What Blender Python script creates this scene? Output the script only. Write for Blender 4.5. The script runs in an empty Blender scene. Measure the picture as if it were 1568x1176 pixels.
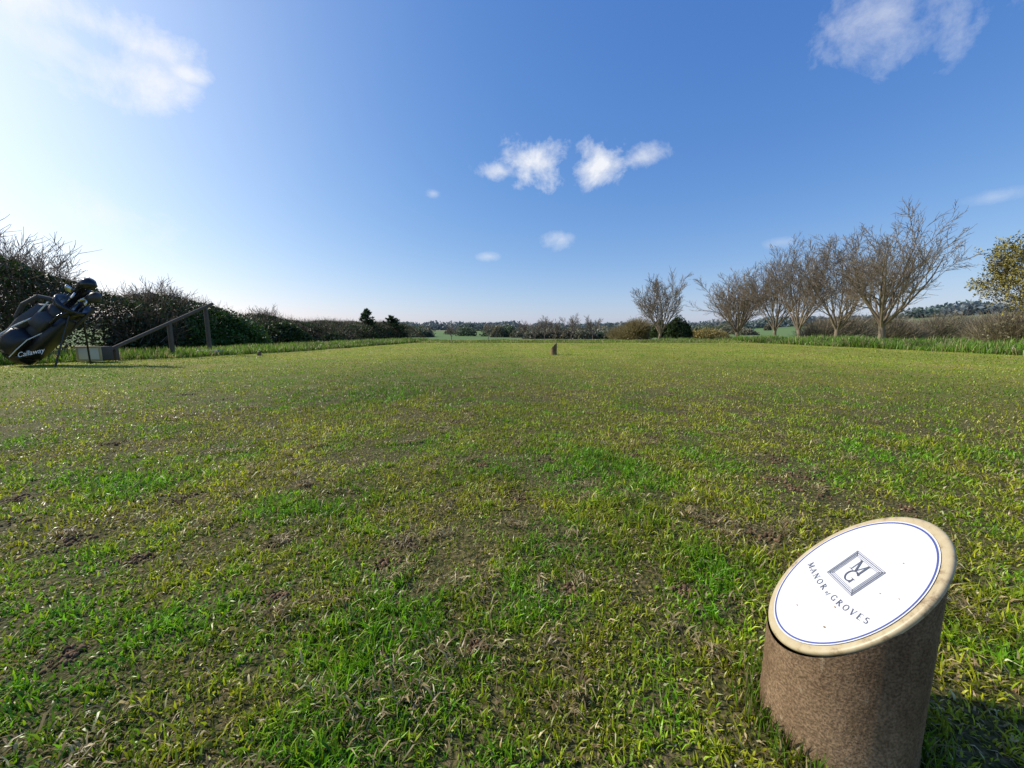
import bpy, math, numpy as np
from mathutils import Vector, Matrix
rng = np.random.default_rng(7)
sc = bpy.context.scene
sc.view_settings.view_transform='Standard'; sc.view_settings.look='None'; sc.view_settings.exposure=0
col = sc.collection
R=math.radians

# ------------------------------------------------------------------ helpers
_grids={}
def vnoise(x,y,scale,seed=0):
    if seed not in _grids: _grids[seed]=np.random.default_rng(1000+seed).random((256,256))
    g=_grids[seed]; x=np.asarray(x)/scale+seed*17.3; y=np.asarray(y)/scale+seed*9.1
    xi=np.floor(x).astype(int); yi=np.floor(y).astype(int); fx=x-xi; fy=y-yi
    fx=fx*fx*(3-2*fx); fy=fy*fy*(3-2*fy)
    a=g[xi%256,yi%256]; b=g[(xi+1)%256,yi%256]; c=g[xi%256,(yi+1)%256]; d=g[(xi+1)%256,(yi+1)%256]
    return (a*(1-fx)+b*fx)*(1-fy)+(c*(1-fx)+d*fx)*fy
def fbm(x,y,scale,seed=0,o=3):
    s=0;a=1;t=0
    for i in range(o):
        s=s+a*vnoise(x,y,scale/2**i,seed+i); t+=a; a*=.5
    return s/t
def sstep(a,b,x):
    t=np.clip((x-a)/(b-a),0,1); return t*t*(3-2*t)

def build(name,V,groups,mats,colors=None,smooth=False,parent=None,midx=None):
    me=bpy.data.meshes.new(name)
    V=np.asarray(V,dtype=np.float32).reshape(-1,3)
    me.vertices.add(len(V)); me.vertices.foreach_set('co',V.ravel())
    li=np.concatenate([np.asarray(g,dtype=np.int32).ravel() for g in groups])
    tot=np.concatenate([np.full(len(g),np.asarray(g).shape[1],dtype=np.int32) for g in groups])
    st=np.concatenate([[0],np.cumsum(tot)[:-1]]).astype(np.int32)
    me.loops.add(len(li)); me.loops.foreach_set('vertex_index',li)
    me.polygons.add(len(tot)); me.polygons.foreach_set('loop_start',st); me.polygons.foreach_set('loop_total',tot)
    if smooth: me.polygons.foreach_set('use_smooth',np.ones(len(tot),dtype=bool))
    me.update(calc_edges=True)
    if colors is not None:
        at=me.color_attributes.new('Col','FLOAT_COLOR','POINT')
        c=np.ones((len(V),4),dtype=np.float32); c[:,:3]=colors; at.data.foreach_set('color',c.ravel())
    for m in (mats if isinstance(mats,(list,tuple)) else [mats]): me.materials.append(m)
    o=bpy.data.objects.new(name,me); col.objects.link(o)
    if parent: o.parent=parent
    return o

def empty(name,loc=(0,0,0)):
    e=bpy.data.objects.new(name,None); e.location=loc; e.empty_display_size=.1; col.objects.link(e); return e

def nodes(name):
    m=bpy.data.materials.new(name); m.use_nodes=True; nt=m.node_tree
    b=nt.nodes['Principled BSDF']; return m,nt,b
def N(nt,t,**k):
    n=nt.nodes.new(t)
    for a,b in k.items(): setattr(n,a,b)
    return n
def simple(name,c,rough=.6,noise=0,nscale=20,bump=0,bscale=60,metal=0,spec=.5):
    m,nt,b=nodes(name); b.inputs['Roughness'].default_value=rough; b.inputs['Metallic'].default_value=metal
    b.inputs['Specular IOR Level'].default_value=spec
    g=N(nt,'ShaderNodeTexCoord')
    nz=N(nt,'ShaderNodeTexNoise'); nz.inputs['Scale'].default_value=nscale; nz.inputs['Detail'].default_value=6
    nt.links.new(g.outputs['Object'],nz.inputs['Vector'])
    mx=N(nt,'ShaderNodeMix',data_type='RGBA')
    mx.inputs[6].default_value=(*[max(0,v*(1-noise)) for v in c],1); mx.inputs[7].default_value=(*[min(1,v*(1+noise)) for v in c],1)
    nt.links.new(nz.outputs['Fac'],mx.inputs[0]); nt.links.new(mx.outputs[2],b.inputs['Base Color'])
    if bump:
        n2=N(nt,'ShaderNodeTexNoise'); n2.inputs['Scale'].default_value=bscale; n2.inputs['Detail'].default_value=8
        nt.links.new(g.outputs['Object'],n2.inputs['Vector'])
        bp=N(nt,'ShaderNodeBump'); bp.inputs['Strength'].default_value=bump; bp.inputs['Distance'].default_value=.003
        nt.links.new(n2.outputs['Fac'],bp.inputs['Height']); nt.links.new(bp.outputs[0],b.inputs['Normal'])
    return m
def foliage(name,trans=.3,rough=.5,spec=.4):
    m,nt,b=nodes(name); a=N(nt,'ShaderNodeAttribute',attribute_name='Col')
    nt.links.new(a.outputs['Color'],b.inputs['Base Color']); b.inputs['Roughness'].default_value=rough
    b.inputs['Specular IOR Level'].default_value=spec
    if trans>0:
        t=N(nt,'ShaderNodeBsdfTranslucent'); nt.links.new(a.outputs['Color'],t.inputs['Color'])
        mx=N(nt,'ShaderNodeMixShader'); mx.inputs[0].default_value=trans
        nt.links.new(b.outputs[0],mx.inputs[1]); nt.links.new(t.outputs[0],mx.inputs[2])
        nt.links.new(mx.outputs[0],nt.nodes['Material Output'].inputs['Surface'])
    return m
def unit(v): return v/np.maximum(np.linalg.norm(v,axis=-1,keepdims=True),1e-9)

# ------------------------------------------------------------------ terrain
EY=np.array([-20,0,5,6.6,9,13,16,40.]); EX=np.array([-12,-9.5,-7.1,-5.7,-4.9,-4.2,-3.9,-3.])
def edge_l(y): return np.interp(y,EY,EX)
def outside(x,y):
    dl=edge_l(y)-x; dr=x-9.7; df=y-15.8
    return np.maximum(np.maximum(dl,dr),np.maximum(df,0))
def terrain(x,y):
    x=np.asarray(x,float); y=np.asarray(y,float)
    d=outside(x,y); r=np.hypot(x,y); az=np.arctan2(x,y)
    z=-.30*sstep(.8,4,d)-1.3*sstep(12,60,d)
    z=z+.05*sstep(0,.6,d)
    z=z+3.0*sstep(90,330,r)+6.5*sstep(330,1000,r)+16*sstep(.45,1.15,az)*sstep(90,500,r)+5*sstep(.45,1.0,-az)*sstep(200,800,r)
    z=z+(fbm(x,y,300,3)-.5)*7*sstep(150,700,r)
    z=z+(fbm(x,y,1.6,8)-.5)*.022+(fbm(x,y,.25,12)-.5)*.010
    return z
k=9.0; s=np.linspace(-1,1,420)
ax=3500*np.sinh(k*s)/math.sinh(k)
X,Y=np.meshgrid(ax,ax,indexing='ij'); Z=terrain(X,Y)
n=len(ax); idx=np.arange(n*n).reshape(n,n)
F=np.stack([idx[:-1,:-1],idx[1:,:-1],idx[1:,1:],idx[:-1,1:]],-1).reshape(-1,4)
gm,nt,b=nodes('turf_ground'); b.inputs['Roughness'].default_value=.9; b.inputs['Specular IOR Level'].default_value=.15
geo=N(nt,'ShaderNodeNewGeometry')
def noi(sc_,det=5,vec=None):
    q=N(nt,'ShaderNodeTexNoise'); q.inputs['Scale'].default_value=sc_; q.inputs['Detail'].default_value=det
    nt.links.new(geo.outputs['Position'],q.inputs['Vector']); return q
def ramp(src,stops):
    r=N(nt,'ShaderNodeValToRGB'); cr=r.color_ramp
    while len(cr.elements)<len(stops): cr.elements.new(.5)
    for e,(p,c) in zip(cr.elements,stops): e.position=p; e.color=(*c,1)
    nt.links.new(src,r.inputs[0]); return r
def mixc(f,a,c,mode='MIX'):
    q=N(nt,'ShaderNodeMix',data_type='RGBA',blend_type=mode)
    for i,vv in ((0,f),(6,a),(7,c)):
        if isinstance(vv,(int,float)): q.inputs[i].default_value=vv
        elif isinstance(vv,tuple): q.inputs[i].default_value=(*vv,1)
        else: nt.links.new(vv,q.inputs[i])
    return q.outputs[2]
near=ramp(noi(130,8).outputs['Fac'],[(.35,(.024,.026,.008)),(.5,(.075,.072,.020)),(.66,(.17,.125,.06))])
mid=ramp(noi(1.3,7).outputs['Fac'],[(.32,(.16,.22,.020)),(.5,(.23,.24,.032)),(.68,(.28,.23,.06))])
vo=N(nt,'ShaderNodeTexVoronoi'); vo.inputs['Scale'].default_value=.0065
nt.links.new(geo.outputs['Position'],vo.inputs['Vector'])
sep=N(nt,'ShaderNodeSeparateColor'); nt.links.new(vo.outputs['Color'],sep.inputs[0])
far=ramp(sep.outputs[0],[(.2,(.11,.175,.055)),(.5,(.14,.20,.07)),(.8,(.17,.18,.09))])
ln=N(nt,'ShaderNodeVectorMath',operation='LENGTH'); nt.links.new(geo.outputs['Position'],ln.inputs[0])
def mapr(a,b_):
    q=N(nt,'ShaderNodeMapRange'); q.inputs[1].default_value=a; q.inputs[2].default_value=b_
    nt.links.new(ln.outputs['Value'],q.inputs[0]); return q.outputs[0]
c1=mixc(mapr(2.5,8),near.outputs[0],mid.outputs[0]); c2=mixc(mapr(40,90),c1,far.outputs[0])
nt.links.new(c2,b.inputs['Base Color'])
bp=N(nt,'ShaderNodeBump'); bp.inputs['Strength'].default_value=.8; bp.inputs['Distance'].default_value=.008
nt.links.new(noi(140,5).outputs['Fac'],bp.inputs['Height']); nt.links.new(bp.outputs[0],b.inputs['Normal'])
build('ground',np.stack([X,Y,Z],-1),[F],gm,smooth=True)

# ------------------------------------------------------------------ grass blades
PX,PY,PR=.3717,.3917,.0700     # marker post axis
def blades(name,x,y,L,W,lean,colr,mat,zoff=0):
    n=len(x); z=terrain(x,y)-.002+zoff
    th=rng.random(n)*2*np.pi; d=np.stack([np.cos(th),np.sin(th),np.zeros(n)],-1)
    ph=rng.random(n)*2*np.pi; w=np.stack([np.cos(ph),np.sin(ph),rng.normal(0,.25,n)],-1)*(W/2)[:,None]
    base=np.stack([x,y,z],-1); up=np.array([0,0,1.])
    m=base+ (up*(np.cos(lean*.6))[:,None]+d*np.sin(lean*.6)[:,None])*(L*.55)[:,None]
    t=m+(up*np.cos(lean*1.35)[:,None]+d*np.sin(lean*1.35)[:,None])*(L*.5)[:,None]
    t[:,2]=np.maximum(t[:,2],z+.002)
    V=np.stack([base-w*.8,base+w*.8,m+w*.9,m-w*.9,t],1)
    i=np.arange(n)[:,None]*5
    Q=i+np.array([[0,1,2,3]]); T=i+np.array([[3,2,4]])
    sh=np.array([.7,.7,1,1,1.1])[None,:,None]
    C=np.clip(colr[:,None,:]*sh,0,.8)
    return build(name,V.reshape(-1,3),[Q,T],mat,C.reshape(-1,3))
DIRT=[(.857,.988,.060),(.93,1.31,.055),(.80,1.12,.03),(.467,.862,.040),(.55,.80,.033),(-.61,1.08,.035),(-.23,.776,.030),(-.25,.70,.018),(-.498,.776,.024),(-1.2,.85,.04),(-1.35,1.0,.03),(-.9,1.0,.028),(.12,1.3,.035),(.02,1.0,.025),(-.28,1.9,.04),(-1.9,2.5,.09),(-2.3,2.7,.06),(.95,2.1,.04),(.1,.62,.015),(-.1,1.25,.022),(-.75,.72,.02),(.3,.62,.012),(-.05,.5,.012),(.6,1.6,.035),(1.5,2.6,.06),(-.95,.78,.035),(-.62,.48,.02),(.45,1.35,.025),(-.4,.6,.014),(-1.6,1.5,.04),(.9,1.15,.035),(1.0,.92,.03),(.8,1.05,.03)]
LUSH=[(.287,.968,.16),(.366,.727,.10),(-.206,.51,.09),(.72,.50,.12),(-.5,.95,.10),(-1.1,1.1,.12),(.3,1.25,.2),(1.6,1.4,.22),(-.9,2.6,.4),(-.2,.44,.08),(.12,.8,.10)]
gmat=foliage('grass_blade',.42,.40,.45)
G1=np.array([.130,.305,.010]); G2=np.array([.41,.415,.022]); ST=np.array([.70,.57,.28]); BR=np.array([.26,.165,.068])
def lawn(n,r0,Rm,Lm,name,span=180):
    q=rng.random(n); r=r0*np.sqrt(np.exp(q*np.log(1+Rm*Rm/r0**2))-1); th=(rng.random(n)-.5)*R(span)
    x=r*np.sin(th); y=r*np.cos(th)
    tx=vnoise(x,y,.035,21); ty=vnoise(x,y,.035,22)
    x=x+(tx-.5)*.03; y=y+(ty-.5)*.03; r=np.hypot(x,y)
    dm=np.zeros(n); lu=np.zeros(n)
    wob=.55+.9*fbm(x,y,.07,31)
    for a,b_,s_ in DIRT: dm=np.maximum(dm,np.exp(-(((x-a)**2+(y-b_)**2)/(s_*wob*1.4)**2)))
    for a,b_,s_ in LUSH: lu=np.maximum(lu,np.exp(-(((x-a)**2+(y-b_)**2)/(s_*1.3*wob)**2)))
    f1=fbm(x,y,.055,40,2); f2=fbm(x,y,.26,44); f3=fbm(x,y,1.7,48); f4=fbm(x,y,.09,56,2)
    wear=sstep(.61,.79,fbm(x,y,.17,52)+.05*np.exp(-((x+.15)/.35)**2))
    dm=np.maximum(dm,wear*.6)
    keep=(rng.random(n)>dm*.9)&(rng.random(n)<.5+1.1*f1)&(outside(x,y)<.3)&(np.hypot(x-PX,y-PY)>PR+.004)
    x,y,r,dm,lu,f1,f2,f3,f4=[a[keep] for a in (x,y,r,dm,lu,f1,f2,f3,f4)]; n=len(x)
    xs=(x+.06*y+.5)/2.1; tri=np.abs((xs%2)-1); stripe=sstep(.40,.60,tri)*sstep(1.0,3.0,y)
    g=np.clip(.46+2.0*(f2-.5)+1.2*(f3-.5)+1.0*(f4-.5)+.6*lu+.26*(stripe-.5),0,1)*np.clip(1.08-.028*r,.58,1)
    L=(.007+.0165*rng.random(n)*(.45+f1))*(1+.65*lu)*(1-.5*dm)*(1+.02*r)*Lm
    W=(.0014+.0013*rng.random(n))*(1+.28*r)
    lean=np.abs(rng.normal(.85,.40,n)); 
    straw=rng.random(n)<(.33-.26*g+.4*dm)
    lean[straw]+=.45
    mixv=np.clip(g+rng.normal(0,.25,n),0,1)[:,None]
    c=G1*mixv+G2*(1-mixv)
    sv=rng.random(n)[:,None]**1.3; c=np.where(straw[:,None],ST*sv+BR*(1-sv),c)
    c=c*(.42+1.1*rng.random(n))[:,None]*(.66+.72*f4)[:,None]*(1.10-.20*stripe)[:,None]
    return blades(name,x,y,L,W,lean,c,gmat)
lawn(610000,1.30,18,1.0,'lawn_grass')
o2=lawn(210000,.75,2.6,.65,'lawn_undergrowth')
o2.parent=bpy.data.objects['lawn_grass']
def rough():
    xs=[];ys=[];Ls=[];Cs=[]
    n=36000; y=4.2+rng.random(n)**1.2*13; x=edge_l(y)-rng.random(n)**1.3*2.6+.15
    xs.append(x);ys.append(y);Ls.append((.05+.10*rng.random(n))*np.clip(.5+fbm(x,y,.5,61),0,1.3)); Cs.append(np.array([.14,.24,.025])*np.ones((n,1)))
    n=22000; x=-5+rng.random(n)*15; y=15.3+rng.random(n)**1.3*2.5
    xs.append(x);ys.append(y);Ls.append((.03+.06*rng.random(n))*np.clip(.3+fbm(x,y,.6,62),0,1.3)); Cs.append(np.array([.18,.25,.035])*np.ones((n,1)))
    n=70000; y=2+rng.random(n)*24; x=9.5+rng.random(n)*2.2
    xs.append(x);ys.append(y);Ls.append((.08+.20*rng.random(n))*np.clip(.05+1.6*fbm(x,y,.5,63),0.2,1.4)); Cs.append(np.array([.14,.25,.025])*np.ones((n,1)))
    n=700; a=rng.random(n)*2*np.pi; rr=PR+.004+.03*rng.random(n)**1.5
    xs.append(PX+rr*np.cos(a)); ys.append(PY+rr*np.sin(a)); Ls.append(.015+.02*rng.random(n)); Cs.append(np.array([.14,.25,.015])*np.ones((n,1)))
    x=np.concatenate(xs);y=np.concatenate(ys);L=np.concatenate(Ls);c=np.concatenate(Cs); n=len(x)
    W=.0025+.001*np.hypot(x,y)
    W=np.where(np.hypot(x-PX,y-PY)<.15,.002,W)
    st=rng.random(n)<.2
    c=np.where(st[:,None],np.array([.42,.34,.17]),c)*(.5+1.0*rng.random(n))[:,None]*(.5+1.0*fbm(x,y,.8,64))[:,None]
    blades('rough_grass',x,y,L,W,np.abs(rng.normal(.4,.3,n)),c,gmat)
rough()
def litter():
    n=2800; k_=rng.integers(0,len(DIRT),n); D=np.array(DIRT)[k_]
    x=D[:,0]+rng.normal(0,1,n)*D[:,2]*.65; y=D[:,1]+rng.normal(0,1,n)*D[:,2]*.65
    s=.0010+.0050*rng.random(n)**3; z=terrain(x,y)+s*.3
    oc=np.array([[1,0,0],[0,1,0],[-1,0,0],[0,-1,0],[0,0,1],[0,0,-1]],float)
    V=np.stack([x,y,z],-1)[:,None,:]+oc[None]*s[:,None,None]*(.6+.8*rng.random((n,6,1)))
    f=np.array([[0,1,4],[1,2,4],[2,3,4],[3,0,4],[1,0,5],[2,1,5],[3,2,5],[0,3,5]])
    Fq=(np.arange(n)[:,None,None]*6+f[None]).reshape(-1,3)
    c=np.array([.15,.095,.055])*(.4+1.2*rng.random(n))[:,None]
    build('soil_crumbs',V.reshape(-1,3),[Fq],foliage('soil',0,.95,.1),np.repeat(c,6,0))
    K=170; r=.42+3.6*rng.random(K)**1.4; th=(rng.random(K)-.5)*R(150); cx=r*np.sin(th); cy=r*np.cos(th)
    cx=np.concatenate([cx,[-.23,-.20,.05,-.61,-.5,.15,-.02,.6]]); cy=np.concatenate([cy,[.77,.70,.62,1.08,.78,.80,.48,.80]]); K=len(cx)
    m=46; sz=(.008+.013*rng.random(K)**1.5)*(1+.25*np.hypot(cx,cy)); el=rng.random(K)*3.14
    u=rng.normal(0,1,(K,m))*sz[:,None]*1.5; v=rng.normal(0,1,(K,m))*sz[:,None]*.6
    x=(cx[:,None]+u*np.cos(el)[:,None]-v*np.sin(el)[:,None]).ravel(); y=(cy[:,None]+u*np.sin(el)[:,None]+v*np.cos(el)[:,None]).ravel()
    ok=np.hypot(x-PX,y-PY)>PR+.01; x=x[ok];y=y[ok];n=len(x)
    sv=rng.random((n,1)); c=(ST*sv+BR*(1-sv))*(.5+.6*rng.random(n))[:,None]
    blades('dead_thatch',x,y,.012+.020*rng.random(n),(.0013+.0014*rng.random(n))*(1+.25*np.hypot(x,y)),rng.uniform(1.0,1.7,n),np.clip(c,.02,.6),gmat,zoff=.007)
litter()

# ------------------------------------------------------------------ tee markers
def post_mat():
    m,nt,b=nodes('weathered_post'); tc=N(nt,'ShaderNodeTexCoord'); b.inputs['Roughness'].default_value=.8; b.inputs['Specular IOR Level'].default_value=.2
    n1=N(nt,'ShaderNodeTexNoise'); n1.inputs['Scale'].default_value=22; n1.inputs['Detail'].default_value=9; n1.inputs['Roughness'].default_value=.65
    n2=N(nt,'ShaderNodeTexNoise'); n2.inputs['Scale'].default_value=420; n2.inputs['Detail'].default_value=5
    n3=N(nt,'ShaderNodeTexNoise'); n3.inputs['Scale'].default_value=75; n3.inputs['Detail'].default_value=9; n3.inputs['Roughness'].default_value=.72
    mp=N(nt,'ShaderNodeMapping'); mp.inputs['Scale'].default_value=(1,1,.45); nt.links.new(tc.outputs['Object'],mp.inputs['Vector'])
    nt.links.new(mp.outputs[0],n1.inputs['Vector']); nt.links.new(mp.outputs[0],n3.inputs['Vector']); nt.links.new(tc.outputs['Object'],n2.inputs['Vector'])
    r=N(nt,'ShaderNodeValToRGB'); cr=r.color_ramp
    cr.elements[0].position=.34; cr.elements[0].color=(.135,.084,.046,1); cr.elements[1].position=.66; cr.elements[1].color=(.27,.182,.108,1)
    nt.links.new(n1.outputs['Fac'],r.inputs[0])
    r2=N(nt,'ShaderNodeValToRGB'); r2.color_ramp.elements[0].position=.36; r2.color_ramp.elements[0].color=(.55,.53,.51,1); r2.color_ramp.elements[1].position=.66; r2.color_ramp.elements[1].color=(1.3,1.3,1.27,1)
    nt.links.new(n2.outputs['Fac'],r2.inputs[0])
    r3=N(nt,'ShaderNodeValToRGB'); r3.color_ramp.elements[0].position=.60; r3.color_ramp.elements[0].color=(0,0,0,1); r3.color_ramp.elements[1].position=.70; r3.color_ramp.elements[1].color=(.85,.85,.85,1)
    nt.links.new(n3.outputs['Fac'],r3.inputs[0])
    mx=N(nt,'ShaderNodeMix',data_type='RGBA',blend_type='MULTIPLY'); mx.inputs[0].default_value=1
    nt.links.new(r.outputs[0],mx.inputs[6]); nt.links.new(r2.outputs[0],mx.inputs[7])
    m2=N(nt,'ShaderNodeMix',data_type='RGBA'); nt.links.new(r3.outputs[0],m2.inputs[0]); nt.links.new(mx.outputs[2],m2.inputs[6]); m2.inputs[7].default_value=(.38,.29,.19,1)
    nt.links.new(m2.outputs[2],b.inputs['Base Color'])
    bp=N(nt,'ShaderNodeBump'); bp.inputs['Strength'].default_value=.8; bp.inputs['Distance'].default_value=.001
    nt.links.new(n2.outputs['Fac'],bp.inputs['Height'])
    bp2=N(nt,'ShaderNodeBump'); bp2.inputs['Strength'].default_value=.7; bp2.inputs['Distance'].default_value=.0025
    nt.links.new(n3.outputs['Fac'],bp2.inputs['Height']); nt.links.new(bp.outputs[0],bp2.inputs['Normal']); nt.links.new(bp2.outputs[0],b.inputs['Normal'])
    return m
def cream_mat():
    m,nt,b=nodes('cream_resin'); tc=N(nt,'ShaderNodeTexCoord'); b.inputs['Roughness'].default_value=.42
    n1=N(nt,'ShaderNodeTexNoise'); n1.inputs['Scale'].default_value=60; n1.inputs['Detail'].default_value=9; n1.inputs['Roughness'].default_value=.7
    nt.links.new(tc.outputs['Object'],n1.inputs['Vector'])
    r=N(nt,'ShaderNodeValToRGB'); cr=r.color_ramp; cr.elements.new(.5)
    for e,(p,c) in zip(cr.elements,((.34,(.22,.15,.075)),(.47,(.44,.35,.20)),(.7,(.50,.42,.27)))): e.position=p; e.color=(*c,1)
    nt.links.new(n1.outputs['Fac'],r.inputs[0]); nt.links.new(r.outputs[0],b.inputs['Base Color']); return m
pm=post_mat(); cream=cream_mat()
white=simple('white_plate',(.60,.60,.64),.35,.05,45); blue=simple('blue_ring_ink',(.055,.075,.25),.4); ink=simple('grey_ink',(.08,.09,.12),.5)
speck=simple('dirt_speck',(.25,.17,.08),.8)
def stroke(pl,w):
    V=[];Fq=[]
    for (a,b_) in zip(pl[:-1],pl[1:]):
        a=np.array(a,float);b_=np.array(b_,float);d=b_-a;l=np.hypot(*d)
        if l<1e-6: continue
        d/=l; p=np.array([-d[1],d[0]])*w/2; a=a-d*w*.15; b_=b_+d*w*.15
        i=len(V); V+= [a-p,b_-p,b_+p,a+p]; Fq.append([i,i+1,i+2,i+3])
    return V,Fq
def arc(cx,cy,rx,ry,a0,a1,n=14): return [(cx+rx*math.cos(R(a0+(a1-a0)*i/n)),cy+ry*math.sin(R(a0+(a1-a0)*i/n))) for i in range(n+1)]
t,T=.055,.14
def ser(x,y,w=.3): return ([(x-w/2,y),(x+w/2,y)],.05)
GL={'M':(1.05,[([(.15,0),(.15,1)],t),([(.15,1),(.52,.1)],T),([(.52,.1),(.9,1)],t),([(.9,0),(.9,1)],T),ser(.15,0),ser(.9,0),ser(.1,1,.2),ser(.95,1,.2)]),
'A':(.9,[([(.1,0),(.45,1)],t),([(.45,1),(.8,0)],T),([(.22,.35),(.68,.35)],t),ser(.1,0,.25),ser(.8,0,.28)]),
'N':(.95,[([(.15,0),(.15,1)],t),([(.15,1),(.8,0)],T),([(.8,0),(.8,1)],t),ser(.15,0,.28),ser(.12,1,.22),ser(.8,1,.28)]),
'O':(.98,[(arc(.48,.5,.38,.48,0,360,22),.1)]),
'R':(.85,[([(.18,0),(.18,1)],T),(arc(.2,.75,.42,.23,90,-90,10),.09),([(.35,.52),(.8,0)],T),ser(.18,0,.3),ser(.15,1,.2),ser(.8,0,.15)]),
'G':(.95,[(arc(.48,.5,.38,.48,40,315,20),.1),([(.78,.02),(.78,.42)],.1),ser(.76,.42,.28)]),
'V':(.85,[([(.08,1),(.42,0)],T),([(.42,0),(.76,1)],t),ser(.08,1,.25),ser(.76,1,.25)]),
'E':(.75,[([(.18,0),(.18,1)],T),([(.1,1),(.66,1)],.07),([(.1,0),(.7,0)],.07),([(.18,.5),(.52,.5)],.06)]),
'S':(.62,[(arc(.32,.74,.22,.22,40,270,12)+arc(.32,.27,.24,.25,90,-150,12),.1)]),
'o':(.5,[(arc(.25,.28,.16,.24,0,360,12),.08)]),'f':(.35,[([(.1,-.25),(.3,.75),(.42,.8)],.08),([(.08,.48),(.4,.48)],.06)]),' ':(.3,[])}
def tee_marker(loc,rot,r=PR,hc=.177,detail=True,slope=1.05):
    """post cut obliquely; local +Y = uphill"""
    par=empty('tee_marker',loc); par.rotation_euler=(0,0,rot)
    n=96; a=np.linspace(0,2*np.pi,n,endpoint=False); cx,cy=np.cos(a),np.sin(a)
    rings=[]
    for zz,rs in ((-.04,1.03),(.0,1.02),(.03,1.0)): rings.append(np.stack([cx*r*rs,cy*r*rs,np.full(n,zz)],-1))
    topz=hc+slope*r*cy
    for f in (.25,.5,.75): rings.append(np.stack([cx*r*(1+.004*np.sin(3*a+f*5)),cy*r,.03+(topz-.034-.03)*f],-1))
    rings.append(np.stack([cx*r,cy*r,topz-.005],-1))
    V=np.concatenate(rings); m=len(rings)
    i=np.arange(n); F=np.concatenate([np.stack([j*n+i,j*n+(i+1)%n,(j+1)*n+(i+1)%n,(j+1)*n+i],-1) for j in range(m-1)])
    build('post',V,[F],pm,smooth=True,parent=par)
    nrm=np.array([0,-slope,1])/math.hypot(1,slope)
    cap=[]
    for rs,off in ((1.0,-.0048),(1.003,-.003),(1.0,-.0012),(.985,0),(.96,.0004),(.90,.0002)):
        p=np.stack([cx*r*rs,cy*r*rs,hc+slope*r*rs*cy],-1); cap.append(p+nrm*off)
    cap.append(np.array([[0,0,hc]]))
    V=np.concatenate(cap); m=6
    F=np.concatenate([np.stack([j*n+i,j*n+(i+1)%n,(j+1)*n+(i+1)%n,(j+1)*n+i],-1) for j in range(m-1)])
    T_=np.stack([5*n+i,5*n+(i+1)%n,np.full(n,6*n)],-1)
    build('cream_cap',V,[F,T_],cream,smooth=True,parent=par)
    sl=math.hypot(1,slope); up=np.array([0,1,slope])/sl
    def P(u,w,off): return np.array([0,0,hc])+np.array([1,0,0])*u+up*w+nrm*off
    def disc(name,rs0,rs1,off,mat):
        V=[]
        for rs in (rs0,rs1):
            for q in a: V.append(P(rs*r*math.cos(q),rs*r*sl*math.sin(q),off))
        V=np.array(V); F=np.stack([i,(i+1)%n,n+(i+1)%n,n+i],-1)
        build(name,V,[F[:, ::-1]],mat,parent=par)
    V=[P(0,0,.0012)]+[P(.905*r*math.cos(q),.905*r*sl*math.sin(q),.0012) for q in a]
    build('plate',np.array(V),[np.stack([np.zeros(n,int),1+i,1+(i+1)%n],-1)],white,parent=par)
    disc('ring',.872,.890,.0015,blue)
    if detail:
        V=[];Fq=[]
        def add(pts,w,tf):
            v,f=stroke(pts,w); o=len(V)
            for p in v: V.append(P(*tf(p),.0017))
            for q in f: Fq.append([o+k_ for k_ in q])
        Hh=.0066; txt='MANOR of GROVES'; sp=.42
        adv=[(GL[c][0]+(sp if c.isupper() else .08))*(.8 if c in 'of' else 1) for c in txt]; tot=sum(adv)*Hh
        Rr=.15; x0=-tot/2; 
        for c,ad in zip(txt,adv):
            wd=GL[c][0]; mid=x0+ad*Hh/2; ang=mid/Rr; cs,sn=math.cos(ang),math.sin(ang)
            bx=Rr*math.sin(ang)+.001; by=-.0275+(Rr-Rr*math.cos(ang))
            hs=Hh*(.8 if c in 'of' else 1)
            def tf(p,bx=bx,by=by,cs=cs,sn=sn,wd=wd,hs=hs):
                lx=(p[0]-wd/2)*hs; ly=p[1]*hs; return (bx+lx*cs-ly*sn, by+lx*sn+ly*cs)
            for pl,w in GL[c][1]:
                v,f=stroke(pl,w*1.2); o=len(V)
                for p in v: V.append(P(*tf(p),.0017))
                for q in f: Fq.append([o+k_ for k_ in q])
            x0+=ad*Hh
        ox,oy=-.003,.011
        for hs,w in ((.0205,.0006),(.0188,.0010),(.0170,.0006),(.0154,.0005)):
            pl=[(-hs,-hs),(hs,-hs),(hs,hs),(-hs,hs),(-hs,-hs)]
            add(pl,w,lambda p:(ox+p[0],oy+p[1]))
        for sx in (-1,1):
            for sy in (-1,1): add([(sx*.0205,sy*.0205),(sx*.0154,sy*.0154)],.0005,lambda p:(ox+p[0],oy+p[1]))
        build('lettering',np.array(V),[np.array(Fq)],ink,parent=par)
        V=[];Fq=[]
        for ch,cx_,cy_,hh in (('M',ox-.001,oy+.0005,.014),('G',ox+.001,oy-.0125,.0145)):
            q=GL[ch][0]
            for pl,w in GL[ch][1]:
                v,f=stroke(pl,w); o=len(V)
                for p in v: V.append(P(cx_+(p[0]-q/2)*hh*1.05,cy_+p[1]*hh,.0019))
                for qq in f: Fq.append([o+k_ for k_ in qq])
        build('monogram',np.array(V),[np.array(Fq)],ink,parent=par)
        V=[];F=[]
        for u,w,s_ in ((.018,-.03,.0008),(.033,.012,.0006),(-.04,-.02,.0006),(.03,-.052,.0010),(.02,.05,.0006),(-.01,-.06,.0007),(.048,.02,.0005)):
            o=len(V)
            for q in range(8): V.append(P(u+s_*math.cos(q*.785)*(1+.3*rng.random()),w+s_*math.sin(q*.785),.0021))
            F.append(list(range(o,o+8)))
        build('specks',np.array(V),[np.array(F)],speck,parent=par)
    return par
tee_marker((PX,PY,0),R(-100))
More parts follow.
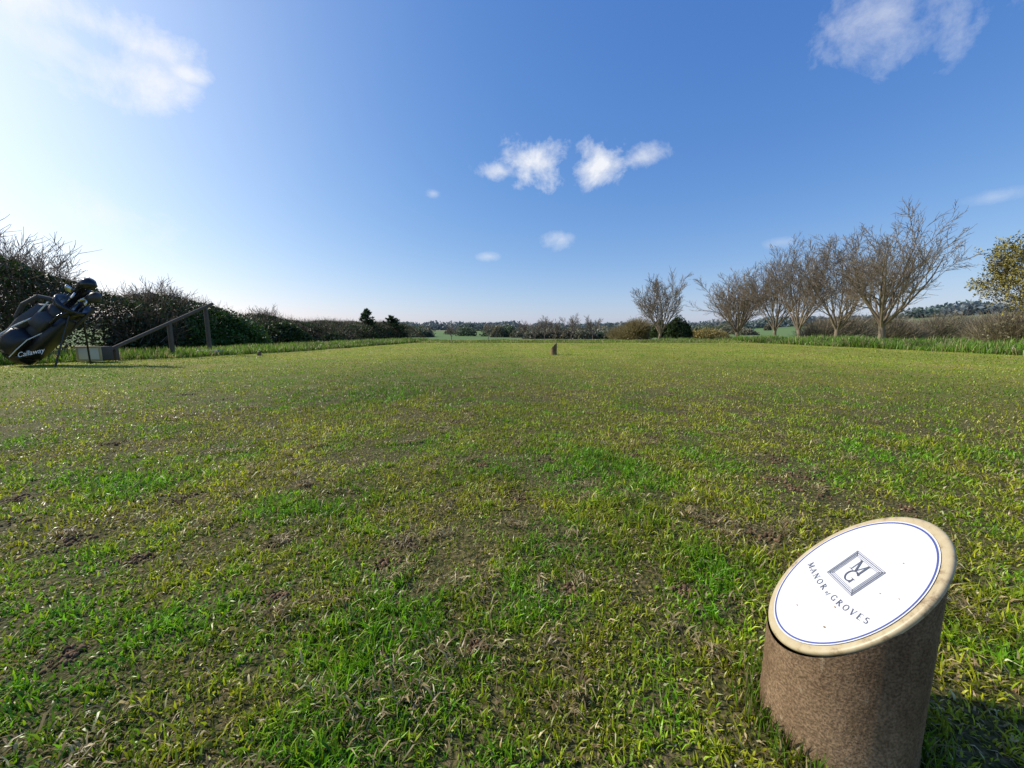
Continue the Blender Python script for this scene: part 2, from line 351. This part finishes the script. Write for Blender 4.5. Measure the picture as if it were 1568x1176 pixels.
tee_marker((.81,7.5,0),R(-100),r=.06,detail=False)
tee_marker((-4.75,7.25,-.06),R(-100),r=.035,hc=.11,detail=False)

# ------------------------------------------------------------------ vegetation
bark=foliage('bark',0,.85,.15); leafm=foliage('leaf',.25,.5,.3)
def tubes(name,S,mat,colr,sides=4,parent=None):
    S=np.array(S); p0=S[:,0:3];p1=S[:,3:6];r0=S[:,6];r1=S[:,7]; n=len(S)
    d=unit(p1-p0); ref=np.where(np.abs(d[:,2:3])>.9,np.array([[1.,0,0]]),np.array([[0,0,1.]]))
    u=unit(np.cross(d,ref)); v=np.cross(d,u)
    a=np.arange(sides)*2*np.pi/sides
    ring=u[:,None,:]*np.cos(a)[None,:,None]+v[:,None,:]*np.sin(a)[None,:,None]
    A=p0[:,None]-d[:,None]*r0[:,None,None]*.4+ring*r0[:,None,None]; B=p1[:,None]+ring*r1[:,None,None]
    V=np.concatenate([A,B],1).reshape(-1,3)
    i=np.arange(sides); f=np.stack([i,(i+1)%sides,sides+(i+1)%sides,sides+i],-1)
    F=(np.arange(n)[:,None,None]*2*sides+f[None]).reshape(-1,4)
    c=np.asarray(colr)[None]*(.75+.5*rng.random((n,1))) if np.ndim(colr)==1 else colr
    return V,F,np.repeat(c,2*sides,0)
def combine(parts):
    V=[];G={};C=[];o=0
    for v,f,c in parts:
        V.append(v);C.append(c);G.setdefault(f.shape[1],[]).append(f+o);o+=len(v)
    return np.concatenate(V),[np.concatenate(g) for g in G.values()],np.concatenate(C)
def gen_tree(h,spread,seed,nl=6,levels=4,fork=.22,tw=.011,dens=1.0,trop=.075):
    r=np.random.default_rng(seed); S=[]
    def grow_level(P_,D,L,rad,lev):
        ns=[7,8,6,4,3,3][min(lev,5)]; sl=L/ns; rr=rad.copy(); ch=[]
        m=len(P_)
        for i in range(ns):
            D=unit(D+r.normal(0,.05+.022*lev,(m,3))+np.array([0,0,trop])); Q=P_+D*sl[:,None]
            r1=np.maximum(tw*.5,rad*(1-(i+1)/ns*.78)); S.append(np.concatenate([P_,Q,rr[:,None],r1[:,None]],1)); P_=Q; rr=r1
            if lev<levels and i>=(1 if lev<2 else 0):
                for rep in range(2):
                    sel=r.random(m)<((.90,.35)[rep]*dens)
                    if not sel.any(): continue
                    d=D[sel]; k_=len(d); pr=unit(np.cross(d,r.normal(0,1,(k_,3)))); an=r.uniform(.35,.80,k_)[:,None]
                    nd=unit(d*np.cos(an)+pr*np.sin(an)); f=(1-i/ns*.45)
                    ch.append((Q[sel],nd,L[sel]*r.uniform(.42,.66,k_)*f,np.maximum(tw,rr[sel]*.6)))
        if ch: grow_level(*[np.concatenate([c[j] for c in ch]) for j in range(4)],lev+1)
    tr=h*.018; p=np.array([0,0,-.1]); fh=h*fork; rr=tr*1.45; TR=[]
    for i in range(4):
        q=p+np.array([r.normal(0,.03),r.normal(0,.03),(fh+.1)/4]); r1=max(tr,rr*.85); TR.append((*p,*q,rr,r1)); rr=r1; p=q
    S.append(np.array(TR)); P0=[];D0=[];L0=[]
    for i in range(nl):
        az=i*2.4+r.normal(0,.2); lean=(.25+.75*((i+.5)/nl)**.7)*spread if i>0 else .05
        D0.append([math.sin(lean)*math.cos(az),math.sin(lean)*math.sin(az),math.cos(lean)])
        P0.append(p-np.array([0,0,r.uniform(0,fh*.25)])); L0.append((h-fh)*r.uniform(.84,.94)*(1-.24*lean))
    grow_level(np.array(P0),np.array(D0),np.array(L0),np.full(nl,tr*.5),1)
    return np.concatenate(S)
def tree_mesh(name,h,spread,seed,c,levels=4,nl=6,leaf=None,fork=.22,tw=.011,dens=1.0,trop=.075,sq=1.0):
    S=gen_tree(h,spread,seed,nl,levels,fork,tw,dens,trop); zs=S[:,5].max(); S[:,[2,5]]*=h/zs; S[:,[0,1,3,4]]*=sq
    parts=[tubes('',S[S[:,6]>.03],bark,c,7) , tubes('',S[S[:,6]<=.03],bark,np.array(c)*1.15,3)]  # thin twigs get a lighter colour, painted to look sunlit
    if leaf is not None:
        tips=S[S[:,6]<tw*1.2][:,3:6]; k_=rng.integers(0,len(tips),leaf[0]); P_=tips[k_]+rng.normal(0,.12,(leaf[0],3))
        parts.append(leaves(P_,leaf[1],leaf[2]))
    V,G,C=combine(parts); o=build(name,V,G,[bark],C); return o
def add_tree(name,x,y,h,spread,seed,c=(.15,.12,.09),**k_):
    o=tree_mesh(name,h,spread,seed,c,**k_); o.location=(x,y,float(terrain(x,y))); return o
def clone(src,name,x,y,sc_,rot):
    o=bpy.data.objects.new(name,src.data); col.objects.link(o); o.location=(x,y,float(terrain(x,y))); o.scale=sc_; o.rotation_euler=(0,0,rot); return o
def leaves(P_,size,colr,var=.5):
    n=len(P_); a=unit(rng.normal(0,1,(n,3))); b_=unit(np.cross(a,rng.normal(0,1,(n,3))))
    s=size*(.6+.8*rng.random((n,1)))
    V=np.stack([P_-a*s,P_+b_*s*.55,P_+a*s,P_-b_*s*.55],1).reshape(-1,3)
    F=np.arange(n*4).reshape(n,4)
    c=np.asarray(colr) if np.ndim(colr)==2 else np.asarray(colr)[None]*np.ones((n,1))
    c=c*(1-var+2*var*rng.random((n,1)))
    return V,F,np.repeat(c,4,0)
def strips(P0,P1,w,colr,var=.5):
    n=len(P0); d=unit(P1-P0); s=unit(np.cross(d,rng.normal(0,1,(n,3))))*(w if np.isscalar(w) else w[:,None])/2
    V=np.stack([P0-s,P0+s,P1+s*.5,P1-s*.5],1).reshape(-1,3); F=np.arange(n*4).reshape(n,4)
    c=np.asarray(colr)[None]*(1-var+2*var*rng.random((n,1)))
    return V,F,np.repeat(c,4,0)

tree_c=(.19,.152,.112)
add_tree('bare_tree',20.9,22.0,8.1,.95,17,tree_c,nl=12,fork=.17,tw=.012,levels=4,trop=.035,dens=.97,sq=.86)
ta=add_tree('bare_tree',22.2,26.6,7.3,.72,5,tree_c,nl=9,fork=.13,tw=.013,trop=.05,dens=.95,sq=.82)
tb_=add_tree('bare_tree',21.5,29.0,7.7,.66,8,tree_c,nl=9,fork=.12,tw=.013,trop=.05,dens=.95,sq=.82)
clone(ta,'bare_tree',21.6,32.0,(.95,.95,1.04),2.1)
clone(tb_,'bare_tree',20.5,35.5,(1.15,1.15,.88),1.3)
clone(ta,'bare_tree',22.0,38.0,(1.0,1.0,.90),4.0)
add_tree('bare_tree',12.9,34.0,6.4,.72,23,tree_c,nl=10,tw=.014,fork=.10,trop=.06,dens=.95,sq=.72)
add_tree('budding_tree',32.0,23.3,7.5,.85,33,(.17,.14,.09),nl=8,fork=.12,leaf=(13000,.07,(.23,.20,.055)),dens=.95)

def blob_pts(n,c,rad,flat=True):
    d=unit(rng.normal(0,1,(n,3))); d[:,2]=np.abs(d[:,2]) if flat else d[:,2]
    k1=.72+.5*fbm(d[:,0]*2+c[0],d[:,1]*2+d[:,2]*1.7+c[1],.7,71)
    r_=k1*(.55+.5*rng.random(n)**.6)
    return np.array(c)+d*np.array(rad)*r_[:,None], d
def bush(name,c,rad,n,size,colr,twig=0,twc=(.12,.09,.06),tl=.35,tww=.008,mat=None):
    x,y=c[0],c[1]; z=float(terrain(x,y))-.05
    sub=7; parts=[]
    for s_ in range(sub):
        o=rng.normal(0,.42,3)*np.array(rad)*(s_>0); f=1 if s_==0 else rng.uniform(.45,.7)
        o[2]=abs(o[2])*.5
        m=n//sub
        P_,d=blob_pts(m,(o[0],o[1],o[2]),np.array(rad)*f)
        lum=.65+.7*fbm(P_[:,0]+x,P_[:,1]+P_[:,2],max(rad)*.35,73)
        parts.append(leaves(P_,size,np.array(colr)[None]*lum[:,None]))
        if twig:
            m=twig//sub; P_,d=blob_pts(m,(o[0],o[1],o[2]),np.array(rad)*f)
            parts.append(strips(P_,P_+unit(d+np.array([0,0,.6])+rng.normal(0,.45,(m,3)))*tl*(.5+rng.random((m,1))),tww,twc))
    V,G,C=combine(parts); o=build(name,V,G,[mat or leafm],C); o.location=(x,y,z); return o

HY=[3,7,8.5,9.5,11,12.5,14,17,22,34]; HT=[2.4,2.1,1.9,1.7,1.45,1.25,1.25,1.15,1.15,1.35]
def hedgerow():
    parts=[]
    n=125000; y=3+rng.random(n)**1.25*31
    top=np.interp(y,HY,HT)*(.72+.56*fbm(y,y*0,.9,81))
    cx=-9.6-np.interp(y,[3,34],[.3,0])+ (fbm(y,y*0+5,2,83)-.5)
    u=rng.normal(0,.5,n); hgt=top*np.sqrt(np.clip(1-(u*.7)**2,.05,1))*(1-rng.random(n)**2.2)
    x=cx+u*1.3
    P_=np.stack([x,y,terrain(x,y)+np.maximum(hgt,.02)],-1)
    lum=.4+1.2*fbm(y+x,P_[:,2]*2+x,.5,84)
    isg=fbm(y,P_[:,2],1.3,86)>.36
    c=np.where(isg[:,None],np.array([.040,.070,.017]),np.array([.10,.08,.042]))*lum[:,None]  # dark ivy green and brown; backlit shade is put into the colour
    sel=rng.random(n)<.74
    parts.append(leaves(P_[sel],.036,c[sel]))
    P2=P_[~sel]; m=len(P2)
    parts.append(strips(P2,P2+unit(rng.normal(0,.55,(m,3))+np.array([0,0,.5]))*.24*(.4+rng.random((m,1))),.009,(.14,.105,.07)))
    m=2400; y=3+rng.random(m)**1.2*30; u=rng.normal(0,.4,m); x=-9.7+u
    tp=np.interp(y,HY,HT)*.8
    b0=np.stack([x,y,terrain(x,y)+tp*.7],-1); L=.2+.4*rng.random(m)**2+.25*sstep(9.5,7,y)
    d=unit(rng.normal(0,.28,(m,3))+np.array([0,0,1])); q=b0+d*(L*.6)[:,None]; d2=unit(d+rng.normal(0,.2,(m,3)))
    parts.append(strips(b0,q,.011,(.19,.15,.11))); parts.append(strips(q,q+d2*(L*.5)[:,None],.007,(.21,.17,.13)))
    V,G,C=combine(parts); build('hedgerow',V,G,[leafm],C)
hedgerow()
for (x,y,h,sd) in ((-10.6,6.6,3.1,41),(-10.2,8.1,2.8,42),(-11.4,7.9,3.6,43),(-9.6,10.6,2.2,44),(-9.7,15.5,1.8,46),(-12.4,8.3,4.0,47),(-11.2,9.0,3.1,48),(-10.4,11.6,2.4,49)):
    add_tree('bare_shrub',x,y,h,.45,sd,(.22,.18,.14),levels=3,nl=11,fork=.06,tw=.007,dens=.9)
bush('ivy_bush',(-8.8,12.0),(1.1,1.7,1.38),48000,.045,(.050,.105,.016))
bush('laurel_bush',(-8.8,14.9),(.8,1.5,1.05),26000,.045,(.05,.08,.02))
bush('laurel_bush',(-9.0,9.6),(.7,1.0,1.40),22000,.04,(.040,.066,.018),twig=3000)
bush('laurel_bush',(-8.9,19.0),(.8,2.2,1.0),22000,.05,(.055,.078,.024),twig=3000)
bush('laurel_bush',(-8.9,27.),(1.0,2.0,1.1),22000,.06,(.04,.065,.02),twig=4000)
def conifer(x,y,h,w,seed):
    r=np.random.default_rng(seed); S=[(0,0,-.1,0,0,h*.97,.05,.01)]; P0=[];P1=[]
    for i in range(110):
        f=i/110; z=h*(.03+.95*f); L=w*(1-f)**.75*r.uniform(.45,1.3)+.03; a=r.random()*6.28
        d=np.array([math.cos(a),math.sin(a),r.uniform(.05,.75)]); p=np.array([0,0,z]); q=p+d*L; S.append((*p,*q,.012,.005))
        for k_ in range(int(30+120*L)):
            t_=r.random()**.7; b_=p+d*L*t_; P0.append(b_); P1.append(b_+unit(d*.6+r.normal(0,.5,3)+np.array([0,0,.15]))*r.uniform(.06,.15))
    parts=[tubes('',S,bark,(.08,.06,.04),5),strips(np.array(P0),np.array(P1),.03,(.035,.07,.025))]
    V,G,C=combine(parts); o=build('conifer_tree',V,G,[leafm],C); o.location=(x,y,float(terrain(x,y)))
conifer(-9.0,24.2,2.05,.8,1); conifer(-8.55,27.6,1.75,1.0,2)
bush('evergreen_bush',(15.0,35.5),(1.2,1.2,2.2),16000,.09,(.05,.08,.025))
bush('willow_shrub',(26.0,52),(2.8,2,1.8),16000,.10,(.32,.25,.08),twig=4000,twc=(.36,.28,.10),tww=.03)
bush('willow_shrub',(12.3,40),(1.9,2,1.4),10000,.08,(.22,.19,.08),twig=7000,twc=(.27,.22,.11),tww=.025,tl=.6)
for i,(x,y,rx,rz) in enumerate(((31,37,3.0,2.0),(38,40,3.3,2.5),(47,42,4,3.0),(54,44,4,2.6),(60,46,5,3.4),(43,33,3,2.2),(36,28,2.0,2.2))):
    bush('scrub_bush',(x,y),(rx,2.2,rz),9000,.09,[(.18,.17,.08),(.15,.16,.06),(.19,.185,.08)][i%3],twig=10000,twc=(.23,.19,.125),tl=.8,tww=.022)
def distant(name,specs,nper,size,cols,mat):
    parts=[]
    for (x,y,w,h) in specs:
        z=float(terrain(x,y)); P_,d=blob_pts(nper,(x,y,z),(w,w*.6,h))
        c=np.array(cols[rng.integers(0,len(cols))])
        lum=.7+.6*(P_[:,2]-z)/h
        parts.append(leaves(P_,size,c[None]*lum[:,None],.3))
    V,G,C=combine(parts); build(name,V,G,[mat],C)
sp=[]
for i in range(120):
    a=rng.uniform(-.75,.6); r_=rng.uniform(120,260); sp.append((r_*math.sin(a),r_*math.cos(a),rng.uniform(1.8,6.0),rng.uniform(1.2,4.0)))
for i in range(40):
    a=rng.uniform(-.02,.28); r_=rng.uniform(100,130); sp.append((r_*math.sin(a),r_*math.cos(a),rng.uniform(2,4.5),rng.uniform(1.5,3.2)))
distant('distant_trees',sp,800,.30,[(.15,.15,.10),(.11,.13,.075),(.19,.17,.11),(.09,.12,.065)],leafm)  # greyed leaf colours, with mild distance haze painted in
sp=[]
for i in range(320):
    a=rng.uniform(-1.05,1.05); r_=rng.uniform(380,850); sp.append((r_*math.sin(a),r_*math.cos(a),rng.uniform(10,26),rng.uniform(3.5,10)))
distant('distant_woodland',sp,500,1.4,[(.15,.18,.19),(.17,.19,.18),(.14,.18,.16)],leafm)  # aerial haze painted into the leaf colours: paler and bluish
ts=None
for i,(x,y,h) in enumerate(((8,95,6.0),(3,100,5.0),(14,92,6.5),(-6,98,4.6),(20,96,6.2),(-14,90,4.),(11,99,5.2),(5.5,93,4.6))):
    if i<2:
        ts=add_tree('bare_tree',x,y,h,.6,60+i,(.17,.14,.11),levels=3,nl=6,tw=.03)
    else: clone(ts,'bare_tree',x,y,(h/5.,)*3,i*1.1)

# ------------------------------------------------------------------ golf bag
blk=simple('black_nylon',(.016,.016,.018),.42,.3,30,.3,300); gry=simple('dark_grey_fabric',(.045,.045,.05),.5,.2,30); wht=simple('white_trim',(.75,.75,.75),.4)
steel=simple('club_steel',(.6,.6,.6),.25,metal=1); gloss=simple('gloss_black',(.015,.015,.017),.15)
def loft(name,rings,mat,parent,n=28,pw=2.0,M=None):
    a=np.linspace(0,2*np.pi,n,endpoint=False); c,s_=np.cos(a),np.sin(a)
    c=np.sign(c)*np.abs(c)**(2/pw); s_=np.sign(s_)*np.abs(s_)**(2/pw)
    V=np.concatenate([np.stack([q[0]+q[3]*c,q[1]+q[4]*s_,np.full(n,q[2])],-1) for q in rings]); m=len(rings); i=np.arange(n)
    F=np.concatenate([np.stack([j*n+i,j*n+(i+1)%n,(j+1)*n+(i+1)%n,(j+1)*n+i],-1) for j in range(m-1)])
    V=np.concatenate([V,[[rings[0][0],rings[0][1],rings[0][2]]],[[rings[-1][0],rings[-1][1],rings[-1][2]]]])
    T1=np.stack([(i+1)%n,i,np.full(n,m*n)],-1); T2=np.stack([(m-1)*n+i,(m-1)*n+(i+1)%n,np.full(n,m*n+1)],-1)
    if M is not None: V=V@np.array(M.to_3x3()).T+np.array(M.translation)
    return build(name,V,[F,np.concatenate([T1,T2])],mat,smooth=True,parent=parent)
def tube(name,pts,r,mat,parent,sides=10):
    S=[(*a,*b_,r,r) for a,b_ in zip(pts[:-1],pts[1:])]
    V,F,C=tubes('',S,mat,(1,1,1),sides); return build(name,V,[F],mat,smooth=True,parent=parent)
bag=empty('golf_bag')
z=Vector((.76,.06,.68)).normalized(); y_=(Vector((0,1,0))-z*z.y).normalized(); x_=y_.cross(z); S_=1.14
bag.matrix_world=Matrix(((x_.x*S_,y_.x*S_,z.x*S_,-6.52),(x_.y*S_,y_.y*S_,z.y*S_,5.12),(x_.z*S_,y_.z*S_,z.z*S_,.14),(0,0,0,1)))
loft('base',[(0,0,-.03,.125,.125),(0,0,-.02,.145,.145),(0,0,.05,.148,.148),(0,0,.07,.135,.135)],gloss,bag)
loft('body',[(0,0,.04,.13,.13),(0,0,.2,.142,.138),(0,0,.45,.13,.13),(0,0,.7,.125,.122),(0,0,.83,.135,.13)],blk,bag,pw=2.4)
loft('collar',[(0,0,.80,.14,.135),(0,0,.815,.158,.15),(0,0,.86,.162,.155),(0,0,.885,.15,.145),(0,0,.87,.12,.115)],gloss,bag,pw=2.3)
loft('ball_pocket',[(-.02,-.13,.05,.04,.02),(-.02,-.14,.08,.10,.075),(-.02,-.15,.2,.11,.095),(-.02,-.145,.32,.105,.08),(-.02,-.12,.36,.07,.02)],blk,bag,pw=3)
loft('side_pocket',[(-.12,-.04,.12,.02,.05),(-.14,-.05,.15,.07,.09),(-.15,-.05,.4,.075,.1),(-.13,-.04,.66,.06,.09),(-.11,-.04,.7,.02,.05)],gry,bag,pw=3)
loft('apparel_pocket',[(.12,-.03,.1,.02,.05),(.13,-.04,.14,.06,.1),(.13,-.05,.45,.07,.1),(.12,-.04,.72,.045,.08),(.1,-.03,.75,.01,.04)],blk,bag,pw=3)
loft('upper_pocket',[(0,-.11,.45,.05,.02),(0,-.13,.48,.085,.05),(0,-.135,.62,.085,.05),(0,-.11,.68,.06,.02)],gry,bag,pw=3)
tube('piping',[(-.115,-.175,.06),(-.14,-.2,.2),(-.12,-.18,.36),(-.08,-.14,.55),(-.1,-.13,.78)],.008,wht,bag)
tube('piping_lower',[(.08,-.19,.06),(.095,-.215,.2),(.08,-.19,.34),(.1,-.13,.5)],.005,wht,bag)
tube('strap',[(-.12,-.05,.8),(-.24,-.10,.72),(-.27,-.12,.55),(-.23,-.11,.38),(-.15,-.08,.3)],.022,gry,bag)
tube('handle',[(.1,-.12,.84),(.12,-.19,.78),(.12,-.19,.66),(.1,-.12,.6)],.012,gloss,bag)
tube('umbrella',[(.16,.02,.1),(.165,.03,.8),(.15,.05,.98)],.018,gry,bag)
for k_,sx in enumerate((-.07,.07)): tube('leg_%d'%(k_+1),[(.10,sx,.80),(.58,sx*3.2,.22)],.009,gloss,bag)
for k_,(cx_,cy_,L,hd) in enumerate(((-.05,-.03,1.19,'w'),(.03,.05,1.07,'w'),(-.07,.06,1.02,'w'),(.05,-.05,.98,'i'),(.0,-.08,.97,'i'),(.08,0,.96,'i'),(-.09,-.02,.96,'i'))):
    tube('shaft_%d'%(k_+1),[(cx_,cy_,.6),(cx_*1.1,cy_*1.1,L)],.006,steel,bag,8)
    if hd=='w':
        s_=(1.0,.8,.7)[k_]
        M=Matrix.Translation((cx_*1.1,cy_*1.1,L-.10))
        loft('headcover_%d'%(k_+1),[(0,0,-.12,.025,.025),(0,0,-.03,.032,.032),(.01*s_,0,.03,.05*s_,.055*s_),(.035*s_,-.01,.08,.075*s_,.068*s_),(.045*s_,-.01,.13,.07*s_,.062*s_),(.04*s_,-.01,.165,.035*s_,.035*s_)],(gloss,gry,blk)[k_],bag,M=M)
    else:
        M=Matrix.Translation((cx_*1.1,cy_*1.1,L))@Matrix.Rotation(.6*k_,4,'Z')
        loft('iron_head_%d'%(k_+1),[(.0,0,-.02,.008,.008),(.02,0,.0,.035,.009),(.035,0,.03,.04,.011),(.045,0,.055,.028,.009)],steel,bag,n=14,M=M)
tc=bpy.data.curves.new('bag_lettering','FONT'); tc.body='Callaway'; tc.size=.085; tc.shear=.35; tc.extrude=.001; tc.align_x='CENTER'; tc.materials.append(wht)
to=bpy.data.objects.new('lettering',tc); col.objects.link(to)
to.location=(-5.96,4.78,.16); to.rotation_euler=(R(84),R(-12),R(8))
to.parent=bag; to.matrix_parent_inverse=bag.matrix_world.inverted()

# ------------------------------------------------------------------ box sign, handrail, stone
wood=simple('grey_wood',(.10,.08,.06),.85,.35,25,.5,90); tan=simple('tan_frame',(.46,.38,.20),.6,.1); pan=simple('pale_panel',(.66,.68,.66),.5,.06,12); dk=simple('dark_box',(.07,.06,.05),.8,.2)
def box(name,c,s_,mat,parent,bev=.006,rot=None):
    x,y,z=[v/2 for v in s_]
    V=np.array([[sx*x,sy*y,sz*z] for sz in(-1,1) for sy in(-1,1) for sx in(-1,1)]); F=np.array([[0,2,3,1],[4,5,7,6],[0,1,5,4],[1,3,7,5],[3,2,6,7],[2,0,4,6]])
    o=build(name,V,[F],mat,parent=parent); o.location=c
    if rot: o.rotation_euler=rot
    m=o.modifiers.new('b','BEVEL'); m.width=bev; m.segments=2; return o
tb=empty('tee_box_sign',(-6.08,5.55,0)); tb.rotation_euler=(0,0,R(4))
box('housing',(0,.09,.13),(.34,.17,.20),dk,tb,.01); box('panel',(0,-.002,.13),(.28,.01,.16),pan,tb,.002)
box('frame_top',(0,-.004,.225),(.34,.02,.03),tan,tb); box('frame_bottom',(0,-.004,.035),(.34,.02,.03),tan,tb)
box('frame_left',(-.155,-.004,.13),(.03,.02,.158),tan,tb); box('frame_right',(.155,-.004,.13),(.03,.02,.158),tan,tb)
hr=empty('handrail')
B=np.array([-5.72,7.5,.97]); A=np.array([-6.12,5.75,.12])
tube('rail',[tuple(A),tuple(B)],.027,wood,hr,12)
for k_,t_ in enumerate((.10,.55,.92)):
    P_=A+(B-A)*t_; g=float(terrain(P_[0],P_[1]))-.1
    box('post_%d'%(k_+1),(P_[0],P_[1],(P_[2]+g)/2),(.055,.055,P_[2]-g),wood,hr,.008)
st=simple('step_stone',(.32,.30,.26),.8,.2,15,.6,60)
loft('stone_step',[(-5.75,7.35,-.05,.26,.14),(-5.75,7.35,.04,.26,.14),(-5.73,7.35,.10,.22,.10)],st,None,pw=4)

# ------------------------------------------------------------------ light + sky
AZ,EL=R(-75),R(38)
sd=Vector((math.sin(AZ)*math.cos(EL),math.cos(AZ)*math.cos(EL),math.sin(EL)))
L=bpy.data.lights.new('sun','SUN'); L.energy=5.0; L.angle=R(.53); L.color=(1,.95,.84); lo=bpy.data.objects.new('sun',L); col.objects.link(lo)
lo.rotation_euler=(-sd).to_track_quat('-Z','Y').to_euler(); lo.location=sd*30
w=bpy.data.worlds.new('World'); sc.world=w; w.use_nodes=True; nt=w.node_tree; bg=nt.nodes['Background']; out=nt.nodes['World Output']
sk=N(nt,'ShaderNodeTexSky',sky_type='NISHITA'); sk.sun_disc=False; sk.sun_elevation=EL; sk.sun_rotation=AZ%(2*math.pi); sk.air_density=1.0; sk.dust_density=.8; sk.ozone_density=2.0; sk.altitude=0
tcw=N(nt,'ShaderNodeTexCoord'); D=tcw.outputs['Generated']
def mth(op,a,b_=None,c=None,clamp=False):
    q=N(nt,'ShaderNodeMath',operation=op); q.use_clamp=clamp
    for i_,v in enumerate((a,b_,c)):
        if v is None: continue
        if isinstance(v,(int,float)): q.inputs[i_].default_value=v
        else: nt.links.new(v,q.inputs[i_])
    return q.outputs[0]
def dot(vec):
    q=N(nt,'ShaderNodeVectorMath',operation='DOT_PRODUCT'); nt.links.new(D,q.inputs[0]); q.inputs[1].default_value=vec; return q.outputs['Value']
sp_=N(nt,'ShaderNodeSeparateColor'); nt.links.new(sk.outputs[0],sp_.inputs[0])
glow=mth('MULTIPLY',mth('POWER',mth('MAXIMUM',dot((math.sin(AZ)*math.cos(R(18)),math.cos(AZ)*math.cos(R(18)),math.sin(R(18)))),0.0),5.5),.50)
# low haze layer: whitens the bottom ~12 degrees of sky
hz=mth('MULTIPLY',mth('POWER',mth('SUBTRACT',1.0,mth('MAXIMUM',dot((0,0,1)),0.0),clamp=True),9.0),.11)
cb=N(nt,'ShaderNodeCombineColor')
for i_,(a_,g_,gl,hh_) in enumerate(((10.9,1.12,10.2,13),(10.0,.84,9.9,9),(10.8,.50,8.8,6))):
    v=mth('MULTIPLY',mth('POWER',mth('MULTIPLY',sp_.outputs[i_],.1),g_),a_)
    v=mth('ADD',v,mth('MULTIPLY',glow,float(gl))); v=mth('ADD',v,mth('MULTIPLY',hz,float(hh_))); nt.links.new(v,cb.inputs[i_])
nt.links.new(cb.outputs[0],bg.inputs[0]); bg.inputs[1].default_value=.10
nz=N(nt,'ShaderNodeTexNoise'); nz.inputs['Scale'].default_value=9; nz.inputs['Detail'].default_value=10; nz.inputs['Roughness'].default_value=.66; nz.inputs['Distortion'].default_value=.2
nt.links.new(D,nz.inputs['Vector'])
nn=mth('MULTIPLY',mth('SUBTRACT',nz.outputs['Fac'],.5),3.4)
CL=[(-48,27.0,8,3.0,.9,1.3),(-44.5,27.0,5.5,2.4,.9,1.1),(-42.5,24.0,6.0,3.2,.9,1.2),(-40.5,26.6,3.8,1.8,.9,1.1),(-37.4,25.6,2.2,1.0,.8,1.1),(-46.5,24.6,5,2.2,.8,1.3),
(41.6,28.8,5.4,4.4,.8,1.9),(2.8,22.2,5.2,2.9,.95,1.0),(-1.7,21.1,3.8,1.4,.75,1.1),(12.2,21.4,4.2,2.7,.9,1.0),(17.3,21.7,3.4,1.5,.7,1.2),
(7.1,12.8,2.6,1.2,.5,1.1),(-3.2,10.5,1.6,.6,.35,1.1),(-11,18.2,1.1,.7,.35,1.1),(-45.7,11.2,8.5,2.6,.7,1.6),(50,11.9,2.2,.7,.25,1.2),(33.8,10.4,1.8,.7,.25,1.2)]
tot=None
for az,el,hw,hh,op,soft in CL:
    a,e=R(az),R(el)
    Rt=(math.cos(a)/R(hw),-math.sin(a)/R(hw),0); U=(-math.sin(a)*math.sin(e)/R(hh),-math.cos(a)*math.sin(e)/R(hh),math.cos(e)/R(hh))
    C=(math.sin(a)*math.cos(e)*9,math.cos(a)*math.cos(e)*9,math.sin(e)*9)
    dd=mth('SQRT',mth('ADD',mth('POWER',dot(Rt),2.0),mth('POWER',dot(U),2.0)))
    f=mth('DIVIDE',mth('ADD',mth('SUBTRACT',1.0,dd),nn),soft,clamp=True)
    f=mth('MULTIPLY',f,mth('MULTIPLY',mth('SUBTRACT',2.2,dd),1.2,clamp=True))
    f=mth('MULTIPLY',f,mth('MULTIPLY',mth('GREATER_THAN',dot(C),5.0),op))
    tot=f if tot is None else mth('MAXIMUM',tot,f)
bg2=N(nt,'ShaderNodeBackground'); bg2.inputs[0].default_value=(.97,.98,1,1); bg2.inputs[1].default_value=1.0
ms=N(nt,'ShaderNodeMixShader'); nt.links.new(tot,ms.inputs[0]); nt.links.new(bg.outputs[0],ms.inputs[1]); nt.links.new(bg2.outputs[0],ms.inputs[2]); nt.links.new(ms.outputs[0],out.inputs['Surface'])
w.cycles.sampling_method='MANUAL'; w.cycles.sample_map_resolution=512

# ------------------------------------------------------------------ camera
cd=bpy.data.cameras.new('camera'); cd.sensor_width=36; cd.lens=13.55; cd.clip_start=.02; cd.clip_end=9000
co=bpy.data.objects.new('camera',cd); col.objects.link(co); co.location=(0,0,.45); co.rotation_euler=(R(90-7.8),0,0); sc.camera=co
